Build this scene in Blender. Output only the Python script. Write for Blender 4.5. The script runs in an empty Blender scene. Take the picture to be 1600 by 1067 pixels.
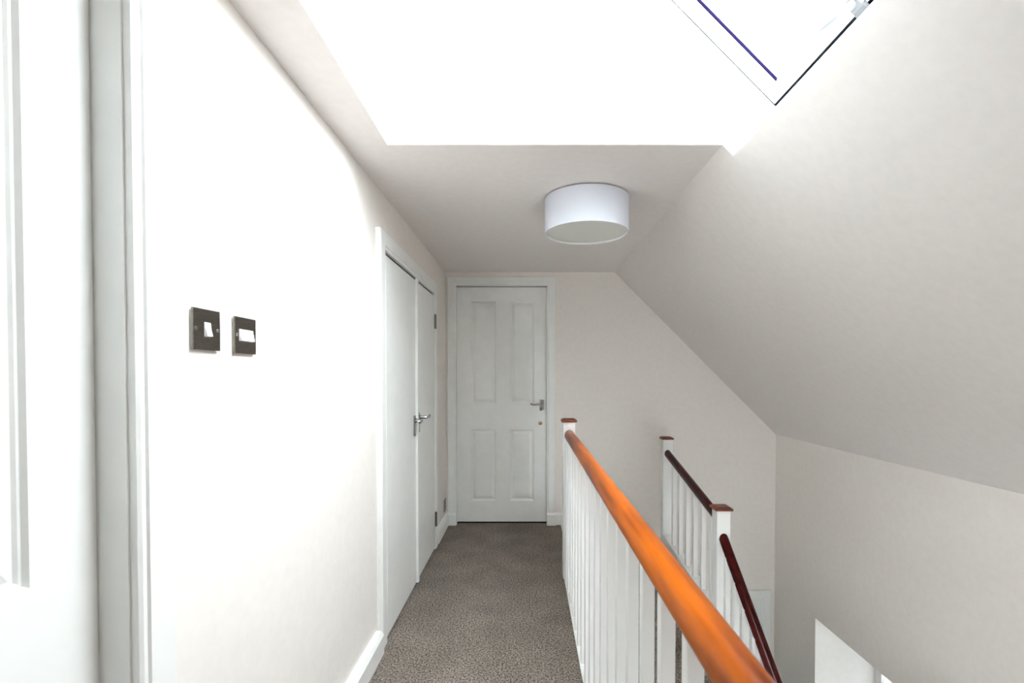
import bpy, bmesh, math, random
from mathutils import Vector, Matrix
random.seed(4)
R = math.radians
S = bpy.context.scene
COL = S.collection

# ------------------------------------------------------------ camera, sky, exposure
CAM_Z = 1.25
PITCH = 1.0
F = 755.6                                    # focal length in pixels of the 1600 wide frame
cd = bpy.data.cameras.new('camera')
cd.sensor_width = 36.0
cd.lens = F / 1600 * 36.0
cd.shift_x = -24.0 / 1600
cd.shift_y = (586 + F * math.tan(R(PITCH)) - 533.5) / 1600
cd.clip_start = 0.02
cd.dof.use_dof = True
cd.dof.focus_distance = 2.6
cd.dof.aperture_fstop = 5.6
cam = bpy.data.objects.new('camera', cd)
cam.location = (0, 0, CAM_Z)
cam.rotation_euler = (R(90 - PITCH), 0, 0)
COL.objects.link(cam)
S.camera = cam

w = bpy.data.worlds.new('overcast_sky')
w.use_nodes = True
bg = w.node_tree.nodes['Background']
bg.inputs[0].default_value = (0.93, 0.97, 1.0, 1)
bg.inputs[1].default_value = 15.0
S.world = w

def portal(name, loc, rot, sx, sy):
    l = bpy.data.lights.new(name, 'AREA')
    l.shape = 'RECTANGLE'; l.size = sx; l.size_y = sy
    l.cycles.is_portal = True
    o = bpy.data.objects.new(name, l)
    o.location = loc; o.rotation_euler = rot
    COL.objects.link(o)
# light gathering portals set in the skylight, the low window and the added rear window
portal('skylight_portal', (0.53, 1.35, 2.69), (0, R(45), 0), 1.3, 1.0)
portal('fill_window_portal', (1.575, -1.74, -1.65), (R(90), 0, 0), 0.9, 0.8)
portal('window_portal', (2.66, 2.9, -1.05), (0, R(90), 0), 1.2, 1.2)

S.cycles.max_bounces = 16
S.cycles.diffuse_bounces = 14
S.cycles.glossy_bounces = 4
S.view_settings.view_transform = 'Standard'
S.view_settings.look = 'None'
S.view_settings.exposure = 1.2
S.view_settings.gamma = 1.0
S.view_settings.use_curve_mapping = False

# ------------------------------------------------------------ materials
def mat(name, col, rough=0.5, metal=0.0, spec=0.5, coat=0.0):
    m = bpy.data.materials.new(name); m.use_nodes = True
    b = m.node_tree.nodes['Principled BSDF']
    b.inputs['Base Color'].default_value = (*col, 1)
    b.inputs['Roughness'].default_value = rough
    b.inputs['Metallic'].default_value = metal
    b.inputs['Specular IOR Level'].default_value = spec
    b.inputs['Coat Weight'].default_value = coat
    b.inputs['Coat Roughness'].default_value = 0.12
    return m

def noisy(m, c1, c2, scale=40, stretch=(1, 1, 1), bump=0.1, bdist=0.002, detail=5, lo=0.35, hi=0.65, bscale=None):
    nt = m.node_tree; N = nt.nodes; L = nt.links; b = N['Principled BSDF']
    tc = N.new('ShaderNodeTexCoord'); mp = N.new('ShaderNodeMapping')
    mp.inputs['Scale'].default_value = stretch
    L.new(tc.outputs['Object'], mp.inputs[0])
    n = N.new('ShaderNodeTexNoise'); n.inputs['Scale'].default_value = scale; n.inputs['Detail'].default_value = detail
    L.new(mp.outputs[0], n.inputs['Vector'])
    cr = N.new('ShaderNodeValToRGB')
    cr.color_ramp.elements[0].position = lo; cr.color_ramp.elements[0].color = (*c1, 1)
    cr.color_ramp.elements[1].position = hi; cr.color_ramp.elements[1].color = (*c2, 1)
    L.new(n.outputs['Fac'], cr.inputs[0]); L.new(cr.outputs[0], b.inputs['Base Color'])
    if bump:
        n2 = n
        if bscale:
            n2 = N.new('ShaderNodeTexNoise'); n2.inputs['Scale'].default_value = bscale; n2.inputs['Detail'].default_value = 3
            L.new(mp.outputs[0], n2.inputs['Vector'])
        bp = N.new('ShaderNodeBump'); bp.inputs['Strength'].default_value = bump; bp.inputs['Distance'].default_value = bdist
        L.new(n2.outputs['Fac'], bp.inputs['Height']); L.new(bp.outputs[0], b.inputs['Normal'])
    return m

M = {}
M['wall'] = noisy(mat('painted_plaster', (0.7, 0.68, 0.64), 0.85, spec=0.2), (0.785, 0.75, 0.717), (0.81, 0.775, 0.742), 30, bump=0.12, bdist=0.001, bscale=160)
M['ceiling'] = noisy(mat('ceiling_paint', (0.7, 0.68, 0.65), 0.9, spec=0.2), (0.752, 0.718, 0.702), (0.777, 0.742, 0.726), 30, bump=0.12, bdist=0.001, bscale=160)
M['shaft'] = mat('white_shaft_paint', (0.88, 0.88, 0.87), 0.8, spec=0.2)
M['gloss'] = noisy(mat('white_satin_woodwork', (0.8, 0.81, 0.8), 0.35), (0.80, 0.81, 0.80), (0.83, 0.84, 0.83), 12, bump=0.03, bdist=0.0006, bscale=60)
M['spindle'] = mat('white_gloss_balusters', (0.84, 0.845, 0.84), 0.3)
M['chrome'] = mat('polished_chrome', (0.42, 0.43, 0.44), 0.12, 1.0)
M['nickel'] = noisy(mat('black_nickel', (0.16, 0.15, 0.14), 0.28, 1.0), (0.17, 0.155, 0.135), (0.22, 0.20, 0.18), 60, (1, 1, 8), bump=0.04, bdist=0.0005)
M['brass'] = mat('aged_brass', (0.42, 0.33, 0.18), 0.3, 1.0)
M['plastic'] = mat('white_plastic', (0.9, 0.9, 0.9), 0.25)
M['silver'] = mat('pale_grey_handle_enamel', (0.15, 0.155, 0.165), 0.4)
M['gap_shade'] = mat('cupboard_gap_shade', (0.03, 0.025, 0.02), 0.8, spec=0.1)  # near-black lining colour stands in for shade in the gap above the doors
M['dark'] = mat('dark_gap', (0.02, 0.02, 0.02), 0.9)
M['grey_seal'] = mat('grey_rubber_seal', (0.012, 0.014, 0.018), 0.9, spec=0.0)
M['blue_seal'] = mat('violet_spacer_bar', (0.007, 0.005, 0.022), 0.9, spec=0.0)
M['shade'] = noisy(mat('white_fabric_shade', (0.86, 0.87, 0.95), 0.9, spec=0.1), (0.60, 0.62, 0.69), (0.66, 0.68, 0.75), 300, (1, 1, 4), bump=0.05, bdist=0.0005)
M['diffuser'] = mat('frosted_acrylic_diffuser', (0.70, 0.71, 0.68), 0.35)
M['oak'] = noisy(mat('varnished_orange_wood', (0.6, 0.2, 0.02), 0.3, spec=0.18), (0.12, 0.016, 0.0005), (0.46, 0.100, 0.001), 24, (1, 0.07, 1), bump=0.03, bdist=0.0006, lo=0.36, hi=0.62)
M['mahogany'] = noisy(mat('dark_mahogany_varnish', (0.08, 0.01, 0.01), 0.22, spec=0.16), (0.030, 0.0025, 0.0025), (0.060, 0.006, 0.005), 30, (1, 0.08, 1), bump=0.02, bdist=0.0005)
M['capwood'] = noisy(mat('red_brown_cap_wood', (0.25, 0.05, 0.02), 0.4, coat=0.05), (0.10, 0.016, 0.006), (0.22, 0.042, 0.014), 40, (0.2, 1, 1), bump=0.02, bdist=0.0005)

def carpet_mat():
    m = mat('grey_brown_carpet', (0.2, 0.18, 0.16), 1.0, spec=0.05)
    nt = m.node_tree; N = nt.nodes; L = nt.links; b = N['Principled BSDF']
    tc = N.new('ShaderNodeTexCoord')
    a = N.new('ShaderNodeTexNoise'); a.inputs['Scale'].default_value = 125; a.inputs['Detail'].default_value = 4; a.inputs['Roughness'].default_value = 0.85
    c = N.new('ShaderNodeTexNoise'); c.inputs['Scale'].default_value = 5; c.inputs['Detail'].default_value = 3
    L.new(tc.outputs['Object'], a.inputs['Vector']); L.new(tc.outputs['Object'], c.inputs['Vector'])
    r = N.new('ShaderNodeValToRGB'); e = r.color_ramp.elements
    e[0].position = 0.42; e[0].color = (0.045, 0.037, 0.031, 1)
    e[1].position = 0.58; e[1].color = (0.42, 0.36, 0.31, 1)
    L.new(a.outputs['Fac'], r.inputs[0])
    r2 = N.new('ShaderNodeValToRGB'); e = r2.color_ramp.elements
    e[0].position = 0.35; e[0].color = (0.78, 0.78, 0.78, 1)
    e[1].position = 0.7; e[1].color = (1.0, 1.0, 1.0, 1)
    L.new(c.outputs['Fac'], r2.inputs[0])
    mx = N.new('ShaderNodeMix'); mx.data_type = 'RGBA'; mx.blend_type = 'MULTIPLY'; mx.inputs[0].default_value = 1
    L.new(r.outputs[0], mx.inputs[6]); L.new(r2.outputs[0], mx.inputs[7]); L.new(mx.outputs[2], b.inputs['Base Color'])
    bp = N.new('ShaderNodeBump'); bp.inputs['Strength'].default_value = 0.7; bp.inputs['Distance'].default_value = 0.006
    L.new(a.outputs['Fac'], bp.inputs['Height']); L.new(bp.outputs[0], b.inputs['Normal'])
    return m
M['carpet'] = carpet_mat()

gm = bpy.data.materials.new('window_glass'); gm.use_nodes = True
gn = gm.node_tree
gb = gn.nodes['Principled BSDF']
gb.inputs['Base Color'].default_value = (1, 1, 1, 1); gb.inputs['Roughness'].default_value = 0.0
gb.inputs['Transmission Weight'].default_value = 1.0; gb.inputs['IOR'].default_value = 1.0
gb.inputs['Specular IOR Level'].default_value = 0.3
tr = gn.nodes.new('ShaderNodeBsdfTransparent'); tr.inputs[0].default_value = (0.96, 0.98, 0.98, 1)
gl = gn.nodes.new('ShaderNodeBsdfGlossy'); gl.inputs['Roughness'].default_value = 0.02
fr = gn.nodes.new('ShaderNodeFresnel'); fr.inputs[0].default_value = 1.45
mx = gn.nodes.new('ShaderNodeMixShader')
geo = gn.nodes.new('ShaderNodeNewGeometry')          # reflect on the outer faces only, no false total reflection inside the thin pane
inv = gn.nodes.new('ShaderNodeMath'); inv.operation = 'SUBTRACT'; inv.inputs[0].default_value = 1.0
mul = gn.nodes.new('ShaderNodeMath'); mul.operation = 'MULTIPLY'
gn.links.new(geo.outputs['Backfacing'], inv.inputs[1]); gn.links.new(inv.outputs[0], mul.inputs[0]); gn.links.new(fr.outputs[0], mul.inputs[1])
gn.links.new(mul.outputs[0], mx.inputs[0]); gn.links.new(tr.outputs[0], mx.inputs[1]); gn.links.new(gl.outputs[0], mx.inputs[2])
gn.links.new(mx.outputs[0], gn.nodes['Material Output'].inputs[0])
gn.nodes.remove(gb)
M['glass'] = gm
fm = mat('frosted_glass', (0.85, 0.88, 0.88), 0.3)
ft = fm.node_tree; fb = ft.nodes['Principled BSDF']
tl = ft.nodes.new('ShaderNodeBsdfTranslucent'); tl.inputs[0].default_value = (0.35, 0.36, 0.36, 1)
fx = ft.nodes.new('ShaderNodeMixShader'); fx.inputs[0].default_value = 0.6
ft.links.new(fb.outputs[0], fx.inputs[1]); ft.links.new(tl.outputs[0], fx.inputs[2]); ft.links.new(fx.outputs[0], ft.nodes['Material Output'].inputs[0])
M['frosted'] = fm

# ------------------------------------------------------------ helpers
def bx(bm, a, b, bev=0.0, seg=1):
    """axis aligned box from corner a to corner b"""
    lo = [min(p, q) for p, q in zip(a, b)]; hi = [max(p, q) for p, q in zip(a, b)]
    g = bmesh.ops.create_cube(bm, size=1.0)['verts']
    for v in g:
        v.co = Vector([(lo[i] + hi[i]) / 2 + v.co[i] * (hi[i] - lo[i]) for i in range(3)])
    if bev:
        es = list({e for v in g for e in v.link_edges})
        bmesh.ops.bevel(bm, geom=es, offset=bev, segments=seg, affect='EDGES', profile=0.6)
    return bm

def prism(bm, pts, d):
    """closed polygon pts (3-D, planar) extruded along vector d"""
    d = Vector(d)
    A = [bm.verts.new(p) for p in pts]; B = [bm.verts.new(Vector(p) + d) for p in pts]
    bm.faces.new(A); bm.faces.new(B[::-1])
    n = len(pts)
    for i in range(n):
        bm.faces.new((A[i], A[(i + 1) % n], B[(i + 1) % n], B[i])[::-1])
    bmesh.ops.recalc_face_normals(bm, faces=bm.faces)
    return bm

def tube(bm, pts, r, n=12, flat=1.0):
    pts = [Vector(p) for p in pts]
    rings = []
    up = Vector((0, 0, 1))
    for i, p in enumerate(pts):
        t = (pts[min(i + 1, len(pts) - 1)] - pts[max(i - 1, 0)]).normalized()
        s = t.cross(up)
        if s.length < 1e-3: s = t.cross(Vector((1, 0, 0)))
        s.normalize(); u = s.cross(t)
        rr = r[i] if isinstance(r, (list, tuple)) else r
        rings.append([bm.verts.new(p + s * math.cos(2 * math.pi * k / n) * rr + u * math.sin(2 * math.pi * k / n) * rr * flat) for k in range(n)])
    for a, b in zip(rings, rings[1:]):
        for k in range(n):
            bm.faces.new((a[k], a[(k + 1) % n], b[(k + 1) % n], b[k]))
    bm.faces.new(rings[0][::-1]); bm.faces.new(rings[-1])
    bmesh.ops.recalc_face_normals(bm, faces=bm.faces)
    return bm

def lathe(bm, prof, n=48, c=(0, 0, 0), axis='Z', closed=False):
    rings = []
    for r, h in prof:
        ring = []
        for k in range(n):
            a = 2 * math.pi * k / n
            x, y = r * math.cos(a), r * math.sin(a)
            p = {'Z': (x, y, h), 'Y': (x, h, y), 'X': (h, x, y)}[axis]
            ring.append(bm.verts.new(Vector(c) + Vector(p)))
        rings.append(ring)
    pr = list(zip(rings, rings[1:]))
    if closed: pr.append((rings[-1], rings[0]))
    for a, b in pr:
        for k in range(n):
            bm.faces.new((a[k], a[(k + 1) % n], b[(k + 1) % n], b[k]))
    if not closed:
        bm.faces.new(rings[0][::-1]); bm.faces.new(rings[-1])
    bmesh.ops.recalc_face_normals(bm, faces=bm.faces)
    return bm

def obj(name, bm, m, parent=None, smooth=False, loc=None):
    me = bpy.data.meshes.new(name)
    bm.to_mesh(me); bm.free()
    me.materials.append(m)
    o = bpy.data.objects.new(name, me); COL.objects.link(o)
    if smooth:
        me.shade_smooth()
        me.set_sharp_from_angle(angle=R(38))
    if parent: o.parent = parent
    if loc: o.location = loc
    return o

def tag(o, label=None, cat=None, group=None, kind=None):
    if label: o['label'] = label
    if cat: o['category'] = cat
    if group: o['group'] = group
    if kind: o['kind'] = kind
    return o

def empty(name, loc=(0, 0, 0), rz=0.0):
    o = bpy.data.objects.new(name, None); COL.objects.link(o)
    o.empty_display_size = 0.1
    o.location = loc; o.rotation_euler = (0, 0, rz)
    return o

def structure(name, bm, m, label, cat):
    return tag(obj(name, bm, m), label, cat, kind='structure')

BM = bmesh.new

# ------------------------------------------------------------ room dimensions
XL, XR = -0.68, 2.075        # left wall, right (knee) wall
YE, YB = 4.03, -1.6          # end wall, wall behind the camera
ZC = 2.103                   # flat ceiling
XS = 0.723                   # where flat ceiling meets the 45 degree slope
ZK = ZC - (XR - XS)          # top of the knee wall
ZL = -2.55                   # lower hall floor
T = 0.12
# skylight opening
OXL, OXR, OYN, OYF = -0.518, 0.763, 0.893, 1.807
OZR = ZC - (OXR - XS)
XE = 0.29                    # edge of the landing over the stairs

# ------------------------------------------------------------ ceiling
bm = BM()
bx(bm, (XL - 0.3, OYF, ZC), (XS, YE + T, ZC + T))
bx(bm, (XL - 0.3, YB - T, ZC), (XS, OYN, ZC + T))
bx(bm, (XL - 0.3, OYN, ZC), (OXL, OYF, ZC + T))
structure('ceiling', bm, M['ceiling'], 'flat off-white ceiling above the landing', 'ceiling')

def slope_piece(bm, x0, x1, y0, y1):
    z0, z1 = ZC - (x0 - XS), ZC - (x1 - XS)
    d = 0.10
    prism(bm, [(x0, y0, z0), (x1, y0, z1), (x1 + d, y0, z1 + d), (x0 + d, y0, z0 + d)], (0, y1 - y0, 0))
bm = BM()
xe = XR + 0.25
slope_piece(bm, OXR, xe, YB - T, YE + T)
slope_piece(bm, XS - 0.05, OXR, OYF, YE + T)
slope_piece(bm, XS - 0.05, OXR, YB - T, OYN)
bx(bm, (XS, OYF + 0.02, ZC + 0.06), (XS + 0.15, YE + T, ZC + T))
bx(bm, (XS, YB - T, ZC + 0.06), (XS + 0.15, OYN - 0.02, ZC + T))
structure('ceiling_slope', bm, M['ceiling'], 'sloping plaster ceiling over the stairwell running down to the right wall', 'ceiling')

# skylight shaft: reveals from the ceiling opening up to the roof window
WX, WZ = 0.918, 2.240        # lower edge of the roof window (line along y)
LW = 1.18                    # length of the window up the roof
dx = LW / math.sqrt(2)
TX, TZ = WX - dx, WZ + dx    # upper edge
k = 0.05
poly = [(OXL, ZC + 0.001), (XS, ZC + 0.001), (OXR + 0.0007, OZR + 0.0007), (WX, WZ), (TX, TZ)]
bm = BM()
prism(bm, [(x, OYF - 0.002, z) for x, z in poly], (0, 0.06, 0))
structure('trim_1', bm, M['shaft'], 'white far cheek of the skylight shaft', 'skylight reveal')
bm = BM()
prism(bm, [(x, OYN + 0.002, z) for x, z in poly], (0, -0.06, 0))
structure('trim_2', bm, M['shaft'], 'white near cheek of the skylight shaft', 'skylight reveal')
bm = BM()
prism(bm, [(OXL, OYN - 0.06, ZC + 0.001), (TX, OYN - 0.06, TZ), (TX - 0.07, OYN - 0.06, TZ + 0.05), (OXL - 0.07, OYN - 0.06, ZC + 0.03)], (0, OYF - OYN + 0.12, 0))
structure('trim_3', bm, M['shaft'], 'white slanted upper reveal of the skylight shaft', 'skylight reveal')
bm = BM()
prism(bm, [(OXR - 0.0005, OYN - 0.06, OZR + 0.002), (WX - 0.001, OYN - 0.06, WZ + 0.001), (WX + 0.045, OYN - 0.06, WZ - 0.045), (OXR + 0.045, OYN - 0.06, OZR - 0.040)], (0, OYF - OYN + 0.12, 0))
structure('trim_4', bm, M['shaft'], 'white lower reveal of the skylight, a thin strip along the slope', 'skylight reveal')

# ------------------------------------------------------------ walls
D1Y0, D1Y1 = 0.056, 0.818      # left door opening (y)
D2Y0, D2Y1 = 2.245, 3.462      # cupboard opening
def wall_with_holes(bm, x0, x1, y0, y1, z0, z1, holes):
    ys = y0
    for a, b, zb, zt in sorted(holes):
        bx(bm, (x0, ys, z0), (x1, a, z1))
        bx(bm, (x0, a, zt), (x1, b, z1))
        if zb > z0: bx(bm, (x0, a, z0), (x1, b, zb))
        ys = b
    bx(bm, (x0, ys, z0), (x1, y1, z1))
bm = BM()
wall_with_holes(bm, XL - 0.12, XL, YB - T, YE + T, -0.02, ZC, [(D1Y0 - 0.03, D1Y1 + 0.03, -0.02, 2.02), (D2Y0 - 0.03, D2Y1 + 0.03, -0.02, 1.905)])
bx(bm, (XL - 0.3, YB - T, -0.02), (XL - 0.12, YE + T, ZC))
structure('wall_left', bm, M['wall'], 'white painted left wall of the landing with switches and cupboard', 'wall')

ED_X0, ED_X1 = -0.594, 0.163   # end door opening
bm = BM()
bx(bm, (XL, YE, -0.02), (ED_X0 - 0.03, YE + T, ZC))
bx(bm, (ED_X0 - 0.03, YE, 2.02), (ED_X1 + 0.03, YE + T, ZC))
bx(bm, (ED_X1 + 0.03, YE, ZL), (XR + 0.0, YE + T, ZC))
bx(bm, (XL, YE + T, -0.02), (XR + 0.3, YE + 2 * T, ZC + 0.1))
structure('wall_back', bm, M['wall'], 'beige painted end wall with the four-panel door, running down the stairwell', 'wall')

# right wall with the low window recess
WY0, WY1, WZ0, WZ1 = 2.35, 3.453, -1.62, -0.50
bm = BM()
wall_with_holes(bm, XR, XR + 0.46, YB - T, YE + 2 * T, ZL, ZK, [(WY0, WY1, WZ0, WZ1)])
structure('wall_right', bm, M['wall'], 'low grey-beige right wall of the stairwell below the sloping ceiling', 'wall')

bm = BM()                    # unseen window opening added low behind the viewer to light the stairwell
FX0, FX1, FZ0, FZ1 = 1.15, 2.0, -2.0, -1.3
bx(bm, (XL - 0.3, YB - T, ZL), (FX0, YB, ZC)); bx(bm, (FX1, YB - T, ZL), (XR, YB, ZC))
bx(bm, (FX0, YB - T, ZL), (FX1, YB, FZ0)); bx(bm, (FX0, YB - T, FZ1), (FX1, YB, ZC))
structure('wall_front', bm, M['wall'], 'painted wall behind the viewer', 'wall')
bm = BM()
bx(bm, (XE - 0.06, YB, ZL), (XE - 0.015, YE, -0.24))
structure('wall_stair', bm, M['wall'], 'wall under the landing beside the stairs', 'wall')

# floors
bm = BM()
bx(bm, (XL - 0.12, YB, -0.22), (XE - 0.06, YE + 0.05, 0.0)); bx(bm, (XE - 0.06, 3.02, -0.22), (XE - 0.013, YE, 0.0))
structure('floor', bm, M['carpet'], 'grey-brown carpeted landing floor', 'floor')
bm = BM()
bx(bm, (XE - 0.06, YB, ZL - 0.1), (XR, YE, ZL))
structure('floor_lower', bm, M['carpet'], 'dark carpeted floor of the lower hall', 'floor')

# ------------------------------------------------------------ skirting boards
def skirt_profile(h=0.10, t=0.025):
    return [(0, 0), (t, 0), (t, h - 0.018), (t - 0.008, h - 0.006), (t - 0.014, h), (0, h)]
def skirt_y(bm, x, y0, y1, h=0.10, t=0.025, z=0.0):      # on a wall facing +x
    prism(bm, [(x + a, y0, z + b) for a, b in skirt_profile(h, t)], (0, y1 - y0, 0))
def skirt_x(bm, y, x0, x1, h=0.10, t=0.018, z=0.0):      # on a wall facing -y
    prism(bm, [(x0, y - a, z + b) for a, b in skirt_profile(h, t)], (x1 - x0, 0, 0))
bm = BM(); skirt_y(bm, XL, 0.905, 2.155, 0.10, 0.036)
structure('baseboard_left', bm, M['gloss'], 'white skirting board on the left wall before the cupboard', 'skirting')
bm = BM(); skirt_y(bm, XL, 3.56, YE - 0.02, 0.10, 0.026)
structure('baseboard_left.001', bm, M['gloss'], 'short white skirting board between the cupboard and the end wall', 'skirting')
bm = BM(); skirt_x(bm, YE, 0.243, XE + 0.02)
structure('baseboard_back', bm, M['gloss'], 'short white skirting board right of the end door', 'skirting')
bm = BM(); skirt_x(bm, YE, XE + 0.02, 1.16, z=-0.19)
structure('baseboard_back.001', bm, M['gloss'], 'white skirting board one step down on the end wall', 'skirting')

# ------------------------------------------------------------ doors
def panel_leaf(parent, w_, h_, t_, panels, name='door_leaf'):
    """leaf with front on local -y at y=0, hinge edge x=0, bottom z=0; panels are sub-parts"""
    xs = sorted({0.0, w_} | {p[0] for p in panels} | {p[1] for p in panels})
    zs = sorted({0.0, h_} | {p[2] for p in panels} | {p[3] for p in panels})
    bm = BM()
    for i in range(len(xs) - 1):
        for j in range(len(zs) - 1):
            cx, cz = (xs[i] + xs[i + 1]) / 2, (zs[j] + zs[j + 1]) / 2
            if any(p[0] < cx < p[1] and p[2] < cz < p[3] for p in panels): continue
            vs = [bm.verts.new((x, 0, z)) for x, z in ((xs[i], zs[j]), (xs[i + 1], zs[j]), (xs[i + 1], zs[j + 1]), (xs[i], zs[j + 1]))]
            bm.faces.new(vs)
    bmesh.ops.remove_doubles(bm, verts=bm.verts, dist=1e-5)
    # edges and back
    c = [(0, 0), (w_, 0), (w_, h_), (0, h_)]
    for a, b in zip(c, c[1:] + c[:1]):
        bm.faces.new([bm.verts.new((a[0], 0, a[1])), bm.verts.new((a[0], t_, a[1])), bm.verts.new((b[0], t_, b[1])), bm.verts.new((b[0], 0, b[1]))])
    bm.faces.new([bm.verts.new((x, t_, z)) for x, z in c][::-1])
    bmesh.ops.remove_doubles(bm, verts=bm.verts, dist=1e-5)
    leaf = obj(name, bm, M['gloss'], parent)
    prof = [(0.0, 0.0), (0.004, 0.008), (0.008, 0.0085), (0.012, 0.013), (0.016, 0.0135), (0.040, 0.003)]
    for x0, x1, z0, z1 in panels:
        bm = BM(); rings = []
        for ins, dep in prof:
            rings.append([bm.verts.new((x, dep, z)) for x, z in ((x0 + ins, z0 + ins), (x1 - ins, z0 + ins), (x1 - ins, z1 - ins), (x0 + ins, z1 - ins))])
        for a, b in zip(rings, rings[1:]):
            for q in range(4):
                bm.faces.new((a[q], a[(q + 1) % 4], b[(q + 1) % 4], b[q]))
        bm.faces.new(rings[-1])
        bk = [bm.verts.new((v.co.x, t_ * 0.8, v.co.z)) for v in rings[0]]
        for q in range(4):
            bm.faces.new((bk[q], bk[(q + 1) % 4], rings[0][(q + 1) % 4], rings[0][q]))
        bm.faces.new(bk[::-1])
        obj('door_panel', bm, M['gloss'], leaf)
    return leaf

def architrave(parent, x0, x1, ztop, wd=0.078, t=0.022, y=0.0, plinth=True, wl=None, z0=0.0):
    """casing round opening x0..x1 (local), standing proud towards -y"""
    bm = BM(); wl = wl or wd
    def prof(a):      # distance from the opening edge -> profile: inner bead, flat, rounded edge
        return [(0.0, 0), (0.0, t * 0.62), (0.006, t * 0.8), (0.014, t * 0.8), (0.017, t), (a - 0.005, t), (a, t - 0.005), (a, 0)]
    def strip(pa, pb, wa, horizontal):
        vsA = [bm.verts.new(pa(d, e)) for d, e in prof(wa)]
        vsB = [bm.verts.new(pb(d, e)) for d, e in prof(wa)]
        n = len(vsA)
        bm.faces.new(vsA); bm.faces.new(vsB[::-1])
        for i in range(n):
            bm.faces.new((vsA[i], vsB[i], vsB[(i + 1) % n], vsA[(i + 1) % n]))
    sc = wl / wd
    strip(lambda d, e: (x0 - d * sc, y - e, z0), lambda d, e: (x0 - d * sc, y - e, ztop + d), wd, False)
    strip(lambda d, e: (x1 + d, y - e, z0), lambda d, e: (x1 + d, y - e, ztop + d), wd, False)
    strip(lambda d, e: (x0 - d * sc, y - e, ztop + d), lambda d, e: (x1 + d, y - e, ztop + d), wd, True)
    bmesh.ops.recalc_face_normals(bm, faces=bm.faces)
    return obj('architrave', bm, M['gloss'], parent)

def lining(parent, x0, x1, ztop, y0, y1, t=0.028, m='gloss'):
    bm = BM()
    bx(bm, (x0 - t, y0, 0), (x0, y1, ztop + t)); bx(bm, (x1, y0, 0), (x1 + t, y1, ztop + t)); bx(bm, (x0, y0, ztop), (x1, y1, ztop + t))
    return obj('door_lining', bm, M[m], parent)

def lever_handle(parent, x, z, direction, plate=(0.020, 0.046), length=0.105, y=0.0, drop=0.0):
    """plate (half width, half height) on the leaf face with a curved lever towards direction (+1/-1 in x)"""
    bm = BM()
    bx(bm, (x - plate[0], y - 0.008, z - plate[1] - drop), (x + plate[0], y + 0.001, z + plate[1] - drop), 0.003, 2)
    h = obj('handle_plate', bm, M['chrome'], parent, True)
    bm = BM()
    zz = z + 0.01
    tube(bm, [(x, y - 0.006, zz), (x, y - 0.03, zz), (x + direction * 0.006, y - 0.045, zz), (x + direction * 0.03, y - 0.05, zz - 0.001),
              (x + direction * 0.06, y - 0.05, zz - 0.004), (x + direction * length * 0.8, y - 0.05, zz - 0.004), (x + direction * length, y - 0.05, zz + 0.006)],
         [0.011, 0.009, 0.009, 0.0085, 0.008, 0.008, 0.0065], 12)
    lathe(bm, [(0.0135, y - 0.014), (0.0135, y - 0.006)], 20, (x, 0, zz), 'Y')
    obj('lever', bm, M['chrome'], h if parent.parent is None else parent, True)
    bm = BM()
    for s in (-1, 1):
        lathe(bm, [(0.0035, y - 0.0095), (0.0035, y - 0.007)], 10, (x, 0, z - drop + s * (plate[1] - 0.009)), 'Y')
    obj('screw', bm, M['nickel'], h if parent.parent is None else parent)
    return h

# end door (door_3)
d3 = tag(empty('door_3', (0, 0, 0)), 'white four-panel door at the far end of the landing', 'door', kind='structure')
LY = 4.062
hold = empty('leaf_group_tmp')
pw = [(0.118, 0.328, 0.176, 0.777), (0.447, 0.648, 0.176, 0.777), (0.118, 0.328, 0.993, 1.853), (0.447, 0.648, 0.993, 1.853)]
leaf = panel_leaf(d3, 0.753, 1.972, 0.04, pw)
leaf.location = (-0.592, LY, 0.014)
a3 = architrave(d3, ED_X0 + 0.004, ED_X1 - 0.002, 1.990, 0.074, 0.022, YE)
lining(d3, ED_X0, ED_X1, 1.994, YE, YE + T)
bm = BM()
for xa, xb in ((-0.672, -0.592), (0.162, 0.240)):      # skirting-high plinth feet of the casing
    prism(bm, [(xa, YE - a, b) for a, b in skirt_profile(0.105, 0.034)], (xb - xa, 0, 0))
obj('plinth_block', bm, M['gloss'], d3)
bm = BM(); bx(bm, (ED_X0, LY + 0.005, -0.004), (ED_X1, YE + T, 0.004))
obj('threshold', bm, M['dark'], d3)
lever_handle(leaf, 0.712, 0.985, -1, (0.019, 0.048), 0.095)
bm = BM(); lathe(bm, [(0.017, -0.003), (0.0155, -0.006), (0.008, -0.008), (0.006, -0.003)], 24, (0.702, 0, 0.832), 'Y')
tag(obj('keyhole_cover', bm, M['brass'], leaf, True), 'round brass keyhole cover')
bpy.data.objects.remove(hold)

# near left door (door_1), recessed in the left wall
d1 = tag(empty('door_1', (XL, D1Y0, 0), R(90)), 'white panelled door at the left edge, recessed behind its casing', 'door', kind='structure')
leaf1 = panel_leaf(d1, 0.758, 1.972, 0.04, [(0.115, 0.325, 0.176, 0.72), (0.437, 0.647, 0.176, 0.72), (0.115, 0.325, 0.925, 1.853), (0.437, 0.647, 0.925, 1.853)])
leaf1.location = (0.002, 0.051, 0.012)
architrave(d1, 0.0 - 0.004, 0.762 + 0.004, 1.99, 0.082, 0.022)
lining(d1, 0.0, 0.762, 1.988, 0.0, 0.10)
lever_handle(leaf1, 0.06, 0.985, 1, (0.019, 0.048), 0.095)

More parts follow.
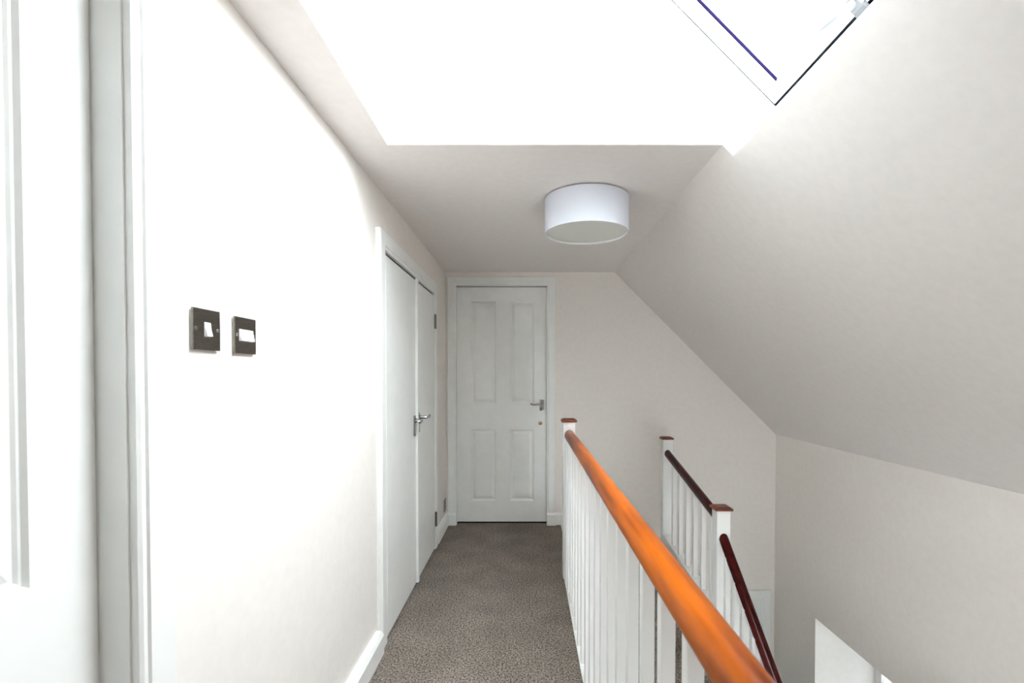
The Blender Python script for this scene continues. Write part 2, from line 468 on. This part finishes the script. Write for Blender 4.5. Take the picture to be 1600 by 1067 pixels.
# cupboard (door_2): two flush doors
d2 = tag(empty('door_2', (XL, D2Y0, 0), R(90)), 'white flush double cupboard doors on the left wall with chrome levers', 'cupboard', kind='structure')
w2 = D2Y1 - D2Y0
ctr = 2.862 - D2Y0
architrave(d2, 0.012, w2 - 0.012, 1.832, 0.082, 0.025)
lining(d2, 0.0, w2, 1.875, 0.0, 0.10, 0.028, 'gap_shade')
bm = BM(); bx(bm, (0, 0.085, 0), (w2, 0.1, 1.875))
obj('cupboard_back', bm, M['dark'], d2)  # darkness inside the cupboard is put into this panel's colour
def flush_leaf(x0, x1):
    bm = BM(); bx(bm, (x0, -0.020, 0.016), (x1, 0.02, 1.811), 0.002)
    return obj('door_leaf', bm, M['gloss'], d2)
la = flush_leaf(0.018, ctr - 0.002)
lb = flush_leaf(ctr + 0.002, w2 - 0.018)
bm = BM(); bx(bm, (ctr - 0.010, -0.034, 0.016), (ctr + 0.018, -0.020, 1.82), 0.002)
obj('meeting_bead', bm, M['gloss'], lb)
lever_handle(la, ctr - 0.045, 0.975, -1, (0.018, 0.060), 0.10, -0.020, 0.02)
lever_handle(lb, ctr + 0.055, 0.985, 1, (0.018, 0.060), 0.10, -0.020, 0.02)
for z in (1.63, 0.22):
    bm = BM(); bx(bm, (w2 - 0.030, -0.028, z - 0.05), (w2 - 0.008, -0.019, z + 0.05), 0.002)
    lathe(bm, [(0.006, z - 0.052), (0.006, z + 0.052)], 12, (w2 - 0.018, -0.029, 0), 'Z')
    tag(obj('hinge', bm, M['nickel'], lb, True), 'dark metal butt hinge')

# lower hall door at the foot of the end wall (door_4)
d4 = tag(empty('door_4', (1.30, YE, ZL), 0), 'white panelled door downstairs seen between the stair balusters', 'door', kind='structure')
architrave(d4, 0.0, 0.66, 1.92, 0.075, 0.022)
lf4 = panel_leaf(d4, 0.66, 1.92, 0.035, [(0.09, 0.29, 0.18, 0.75), (0.37, 0.57, 0.18, 0.75), (0.09, 0.29, 0.96, 1.80), (0.37, 0.57, 0.96, 1.80)])
lf4.location = (0, -0.008, 0.0)

# ------------------------------------------------------------ roof window (window_1)
U = Vector((-1, 0, 1)).normalized()          # up the roof
NN = Vector((-1, 0, -1)).normalized()        # into the room
W0 = Vector((WX, OYN, WZ))
def roof(u, y, n): return W0 + U * u + Vector((0, y, 0)) + NN * n
def rbox(bm, u0, u1, y0, y1, n0, n1, bev=0.0):
    tmp = bmesh.new(); bx(tmp, (u0, y0, n0), (u1, y1, n1), bev)
    for v in tmp.verts: v.co = roof(*v.co)
    bmesh.ops.recalc_face_normals(tmp, faces=tmp.faces)
    me = bpy.data.meshes.new('t'); tmp.to_mesh(me); tmp.free(); bm.from_mesh(me); bpy.data.meshes.remove(me)
WW = OYF - OYN
w1 = tag(empty('window_1', (0, 0, 0)), 'white framed roof window at the top of the skylight shaft', 'skylight', kind='structure')
bm = BM()                                    # outer frame
rbox(bm, -0.04, 0.001, -0.04, WW + 0.04, -0.08, -0.001)
rbox(bm, LW - 0.02, LW + 0.05, -0.04, WW + 0.04, -0.08, 0.0)
rbox(bm, 0.0, LW, -0.04, 0.003, -0.08, -0.001)
rbox(bm, 0.0, LW, WW - 0.003, WW + 0.04, -0.08, -0.001)
obj('window_frame', bm, M['plastic'], w1)
bm = BM()                                    # thin dark joint between sash and frame
rbox(bm, 0.001, 0.011, 0.003, WW - 0.003, -0.06, -0.003)
rbox(bm, 0.001, LW - 0.02, 0.003, 0.008, -0.06, -0.001); rbox(bm, 0.001, LW - 0.02, WW - 0.0105, WW - 0.0025, -0.06, -0.001)
obj('seal', bm, M['grey_seal'], w1)
bm = BM()
s0, s1, y0, y1 = 0.011, LW - 0.024, 0.008, WW - 0.011
rbox(bm, s0, s0 + 0.052, y0, y1, -0.06, 0.004, 0.003)
rbox(bm, s1 - 0.06, s1, y0, y1, -0.06, 0.004, 0.003)
rbox(bm, s0 + 0.05, s1 - 0.05, y0, y0 + 0.085, -0.06, 0.004, 0.003)
rbox(bm, s0 + 0.05, s1 - 0.05, y1 - 0.085, y1, -0.06, 0.004, 0.003)
sash = obj('sash', bm, M['plastic'], w1)
bm = BM()
ga, gb_, gc, gd = s0 + 0.050, s1 - 0.058, y0 + 0.083, y1 - 0.083
rbox(bm, ga, gb_, gd - 0.004, gd + 0.001, -0.004, 0.0050)
rbox(bm, ga, gb_, gc - 0.003, gc + 0.001, -0.010, 0.0045)
tag(obj('glazing_bead', bm, M['blue_seal'], sash), 'thin violet glazing bead along the glass')
bm = BM(); rbox(bm, ga - 0.01, gb_ + 0.01, gc - 0.01, gd + 0.01, -0.034, -0.030)
obj('pane', bm, M['glass'], sash)
# lever handle at the middle of the lower rail
bm = BM()
cy = WW / 2
rbox(bm, s0 + 0.004, s0 + 0.046, cy - 0.05, cy - 0.005, 0.004, 0.022, 0.004)
rbox(bm, -0.004, s0 + 0.02, cy - 0.045, cy + 0.0, 0.004, 0.016, 0.003)
obj('latch', bm, M['silver'], sash)
bm = BM()
tube(bm, [roof(s0 + 0.025, cy - 0.03, 0.020), roof(s0 + 0.028, cy - 0.02, 0.045), roof(s0 + 0.038, cy + 0.02, 0.062), roof(s0 + 0.045, cy + 0.06, 0.060), roof(s0 + 0.048, cy + 0.12, 0.048), roof(s0 + 0.050, cy + 0.19, 0.040)],
     [0.011, 0.011, 0.011, 0.010, 0.009, 0.008], 12)
obj('window_handle', bm, M['silver'], sash, True)

# ------------------------------------------------------------ low window in the right wall (window_2)
w2_ = tag(empty('window_2', (0, 0, 0)), 'white window deep in its recess low in the right wall', 'window', kind='structure')
xw = XR + 0.435
bm = BM()
for a, b in (((xw, WY0, WZ0), (xw + 0.05, WY0 + 0.06, WZ1)), ((xw, WY1 - 0.06, WZ0), (xw + 0.05, WY1, WZ1)),
             ((xw, WY0 + 0.06, WZ0), (xw + 0.05, WY1 - 0.06, WZ0 + 0.06)), ((xw, WY0 + 0.06, WZ1 - 0.06), (xw + 0.05, WY1 - 0.06, WZ1)),
             ((xw + 0.003, (WY0 + WY1) / 2 - 0.03, WZ0 + 0.06), (xw + 0.047, (WY0 + WY1) / 2 + 0.03, WZ1 - 0.06))):
    bx(bm, a, b, 0.002)
obj('window_frame', bm, M['plastic'], w2_)
mid = (WY0 + WY1) / 2
for a, b in ((WY0 + 0.055, mid - 0.025), (mid + 0.025, WY1 - 0.055)):
    bm = BM(); bx(bm, (xw + 0.02, a, WZ0 + 0.055), (xw + 0.024, b, WZ1 - 0.055))
    obj('pane', bm, M['frosted'], w2_)
bm = BM(); bx(bm, (XR - 0.025, WY0 - 0.03, WZ0 - 0.005), (xw, WY1 + 0.0, WZ0 + 0.02), 0.004)
obj('window_sill', bm, M['gloss'], w2_)

w3_ = tag(empty('fill_window', (0, 0, 0)), 'unseen white window added behind the viewer as fill light', 'window', kind='structure')  # added window, lets fill light into the stairwell from the rear
bm = BM()
for a, b in (((FX0, YB - 0.09, FZ0), (FX0 + 0.05, YB - 0.04, FZ1)), ((FX1 - 0.05, YB - 0.09, FZ0), (FX1, YB - 0.04, FZ1)),
             ((FX0 + 0.05, YB - 0.09, FZ0), (FX1 - 0.05, YB - 0.04, FZ0 + 0.05)), ((FX0 + 0.05, YB - 0.09, FZ1 - 0.05), (FX1 - 0.05, YB - 0.04, FZ1))):
    bx(bm, a, b, 0.002)
obj('window_frame', bm, M['plastic'], w3_)
bm = BM(); bx(bm, (FX0 + 0.045, YB - 0.07, FZ0 + 0.045), (FX1 - 0.045, YB - 0.066, FZ1 - 0.045))
obj('pane', bm, M['glass'], w3_)

# ------------------------------------------------------------ staircase
st = tag(empty('staircase', (0.69, 2.85, -0.19)), 'carpeted staircase descending between the orange rail and the dark rail', 'stairs')
def part_at(name, bm, m, root, parent=None, **kw):
    o = obj(name, bm, m, parent or root, **kw)
    if parent is None:
        o.matrix_parent_inverse = Matrix.Translation(-Vector(root.location))
    return o
SX0, SX1 = XE + 0.005, 1.085
bm = BM(); bx(bm, (SX0, 2.826, -0.24), (SX1 + 0.0, YE - 0.02, -0.19), 0.004)
part_at('quarter_landing', bm, M['carpet'], st)
RIS, RUN = 0.1967, 0.235
z = -0.19; y = 2.84
for i in range(11):
    bm = BM()
    bx(bm, (SX0, y, z - RIS), (SX1, y + 0.03, z - 0.012))                       # riser
    bx(bm, (SX0, y - RUN - 0.012, z - RIS - 0.03), (SX1, y + 0.03, z - RIS), 0.008, 2)   # tread
    part_at('step', bm, M['carpet'], st)
    z -= RIS; y -= RUN
bm = BM()
ytop = 2.84; yb = 2.84 - 11 * RUN
zs = lambda yy: -0.19 - (2.84 - yy) * RIS / RUN
prism(bm, [(XE - 0.014, ytop, zs(ytop) + 0.06), (XE - 0.014, yb, zs(yb) + 0.06), (XE - 0.014, yb, zs(yb) - 0.2), (XE - 0.014, ytop, zs(ytop) - 0.28)], (0.010, 0, 0))
part_at('wall_string', bm, M['gloss'], st)
bm = BM()
prism(bm, [(1.09, 2.762, zs(2.762) + 0.04), (1.09, yb, zs(yb) + 0.04), (1.09, yb, zs(yb) - 0.24), (1.09, 2.762, zs(2.762) - 0.24)], (0.04, 0, 0))
part_at('outer_string', bm, M['gloss'], st)
bm = BM()
prism(bm, [(1.09, 3.868, -0.028), (1.09, 2.843, -0.128), (1.09, 2.843, -0.50), (1.09, 3.868, -0.42)], (0.06, 0, 0))
part_at('landing_string', bm, M['gloss'], st)

# ------------------------------------------------------------ balustrades
def rail_profile(wd, ht):
    """rounded handrail, flat underneath: list of (x, z)"""
    p = []
    for k in range(17):
        a = math.pi * k / 16
        p.append((math.cos(a) * wd / 2, ht * 0.42 + math.sin(a) * ht * 0.58))
    p += [(-wd * 0.5, ht * 0.28), (-wd * 0.44, ht * 0.14), (-wd * 0.34, 0), (wd * 0.34, 0), (wd * 0.44, ht * 0.14), (wd * 0.5, ht * 0.28)]
    return p
def rail(name, A, B, wd, ht, m, root):
    """A, B are the centres of the underside at each end"""
    bm = BM(); A = Vector(A); B = Vector(B)
    prism(bm, [A + Vector((x, 0, z)) for x, z in rail_profile(wd, ht)], B - A)
    return part_at(name, bm, m, root, smooth=True)
def newel(root, x0, y0, z0, z1, wd=0.075, capw=0.094):
    bm = BM(); bx(bm, (x0, y0, z0), (x0 + wd, y0 + wd, z1), 0.0025, 2)
    p = part_at('newel_post', bm, M['spindle'], root)
    bm = BM(); e = (capw - wd) / 2
    bx(bm, (x0 - e, y0 - e, z1), (x0 + wd + e, y0 + wd + e, z1 + 0.014), 0.004, 2)
    c = x0 + wd / 2, y0 + wd / 2
    a = capw / 2 - 0.003; b = capw / 2 - 0.016
    lo = [bm.verts.new((c[0] + i * a, c[1] + j * a, z1 + 0.0135)) for i, j in ((-1, -1), (1, -1), (1, 1), (-1, 1))]
    up = [bm.verts.new((c[0] + i * b, c[1] + j * b, z1 + 0.021)) for i, j in ((-1, -1), (1, -1), (1, 1), (-1, 1))]
    bm.faces.new(up)
    for q in range(4): bm.faces.new((lo[q], lo[(q + 1) % 4], up[(q + 1) % 4], up[q]))
    tag(part_at('newel_cap', bm, M['capwood'], root, p), 'flat red-brown wooden cap')
    return p
def baluster(root, x0, y0, za, zb, wd=0.026):
    bm = BM(); bx(bm, (x0, y0, za), (x0 + wd, y0 + wd, zb), 0.0015)
    return part_at('baluster', bm, M['spindle'], root)

# landing balustrade with the orange rail
lb_ = tag(empty('landing_balustrade', (0.26, 2.95, 0)), 'landing balustrade with thick orange wooden handrail and white square balusters', 'balustrade')
newel(lb_, 0.219, 2.945, -0.20, 0.962, 0.0735)
rail('handrail', (0.257, 2.945, 0.858), (0.257, -0.9, 0.858), 0.060, 0.058, M['oak'], lb_)
bm = BM(); bx(bm, (0.226, -0.9, -0.20), (XE - 0.016, 2.945, 0.004), 0.003, 2)
part_at('edge_board', bm, M['spindle'], lb_)
y = 0.721 - 0.026 - 0.137 * 11
while y < 2.90:
    baluster(lb_, 0.232, y, 0.0, 0.866, 0.0255)
    y += 0.137
newel(lb_, 0.219, -0.975, -0.20, 0.962, 0.0735)

# stair balustrade with the dark rails
sb = tag(empty('stair_balustrade', (1.13, 2.77, -0.19)), 'stair balustrade with dark mahogany handrails and two capped white newels', 'balustrade')
newel(sb, 1.09, 3.87, -0.42, 0.732)
newel(sb, 1.09, 2.764, ZL, 0.470, 0.077, 0.102)
r2a, r2b = (1.127, 3.87, 0.595), (1.127, 2.841, 0.385)
tag(rail('handrail', r2a, r2b, 0.052, 0.055, M['mahogany'], sb), 'short upper dark mahogany rail')
sl = 0.765
r3a = (1.129, 2.764, 0.285); r3b = (1.129, 0.45, 0.285 - sl * 2.314)
tag(rail('handrail', r3a, r3b, 0.052, 0.055, M['mahogany'], sb), 'long lower dark mahogany rail down the flight')
for yy in (3.668, 3.516, 3.357, 3.209, 3.06, 2.909):
    t_ = (3.87 - yy) / (3.87 - 2.841)
    baluster(sb, 1.10, yy - 0.026, -0.0275 - 0.10 * t_, 0.600 - 0.21 * t_, 0.028)
yy = 2.69
while yy > 0.55:
    zt = 0.285 - sl * (2.764 - yy)
    zb = zs(yy) + 0.041
    baluster(sb, 1.10, yy - 0.026, zb, zt + 0.005, 0.028)
    yy -= 0.115
newel(sb, 1.09, 0.38, ZL, -1.36)

# ------------------------------------------------------------ ceiling lamp
lx, ly = 0.2865, 2.353
lamp = tag(empty('ceiling_lamp', (lx, ly, ZC)), 'white fabric drum ceiling light with frosted diffuser on the landing ceiling', 'ceiling light')
bm = BM(); lathe(bm, [(0.085, -0.03), (0.085, 0.0)], 40)
obj('ceiling_plate', bm, M['plastic'], lamp, True)
Rr = 0.2015; hb, ht = -0.170, -0.007
bm = BM(); lathe(bm, [(Rr, hb), (Rr, ht), (Rr - 0.003, ht), (Rr - 0.003, hb)], 96, closed=True)
obj('lamp_shade', bm, M['shade'], lamp, True)
bm = BM(); lathe(bm, [(Rr - 0.003, hb + 0.001), (Rr - 0.003, hb + 0.010), (Rr - 0.010, hb + 0.010), (Rr - 0.010, hb + 0.001)], 96, closed=True)
obj('shade_ring', bm, M['plastic'], lamp, True)
bm = BM(); lathe(bm, [(Rr - 0.0035, hb + 0.012), (Rr - 0.0035, hb + 0.015)], 96)
obj('diffuser', bm, M['diffuser'], lamp, True)
bm = BM()
lathe(bm, [(Rr - 0.0035, ht - 0.006), (Rr - 0.0035, ht - 0.003)], 64)
obj('shade_top', bm, M['plastic'], lamp, True)

# ------------------------------------------------------------ switches and socket on the left wall
def plate(root, w_=0.086, h_=0.086, t=0.008):
    bm = BM(); bx(bm, (-w_ / 2 + 0.003, -0.003, -h_ / 2 + 0.003), (w_ / 2 - 0.003, 0.0, h_ / 2 - 0.003))
    tag(obj('gasket', bm, M['plastic'], root), 'white plastic backing rim')
    bm = BM(); bx(bm, (-w_ / 2, -t, -h_ / 2), (w_ / 2, -0.003, h_ / 2), 0.0012, 2)
    f = tag(obj('face_plate', bm, M['nickel'], root), 'dark nickel face plate')
    for s in (-1, 1):
        bm = BM(); lathe(bm, [(0.0042, -t - 0.0016), (0.0052, -t)], 16, (s * 0.0345 * w_ / 0.086, 0, 0), 'Y')
        bx(bm, (s * 0.0345 * w_ / 0.086 - 0.004, -t - 0.0018, -0.0006), (s * 0.0345 * w_ / 0.086 + 0.004, -t - 0.0015, 0.0006))
        obj('screw', bm, M['chrome'], f, True)
    return f
def rocker(root, f, hw, hh, t=0.008):
    bm = BM(); bx(bm, (-hw - 0.0015, -t - 0.001, -hh - 0.0015), (hw + 0.0015, -t, hh + 0.0015), 0.0004)
    obj('rocker_surround', bm, M['plastic'], f)
    bm = BM()
    prism(bm, [(-hw, -t - 0.001, -hh), (-hw, -t - 0.0065, -hh), (-hw, -t - 0.0030, 0.0), (-hw, -t - 0.0020, hh), (-hw, -t - 0.001, hh)], (2 * hw, 0, 0))
    tag(obj('rocker', bm, M['plastic'], root), 'white rocker')
s1_ = tag(empty('light_switch', (XL, 1.0175, 1.345), R(90)), 'dark nickel light switch with narrow white rocker, nearer the left door', 'light switch')
rocker(s1_, plate(s1_), 0.0085, 0.0135)
s2_ = tag(empty('isolator_switch', (XL, 1.157, 1.3435), R(90)), 'dark nickel switch plate with wide white rocker, nearer the cupboard', 'light switch')
rocker(s2_, plate(s2_), 0.0265, 0.0125)
so = tag(empty('wall_socket', (XL, 3.945, 0.185), R(90)), 'small dark metal socket low on the left wall beside the end door', 'socket')
f = plate(so, 0.086, 0.10)
bm = BM()
bx(bm, (-0.006, -0.0095, 0.012), (0.006, -0.0078, 0.022), 0.001)
obj('socket_slot', bm, M['dark'], f)
for s in (-1, 1):
    bm = BM(); bx(bm, (s * 0.011 - 0.004, -0.0095, -0.012), (s * 0.011 + 0.004, -0.0078, -0.008))
    obj('socket_slot', bm, M['dark'], f)
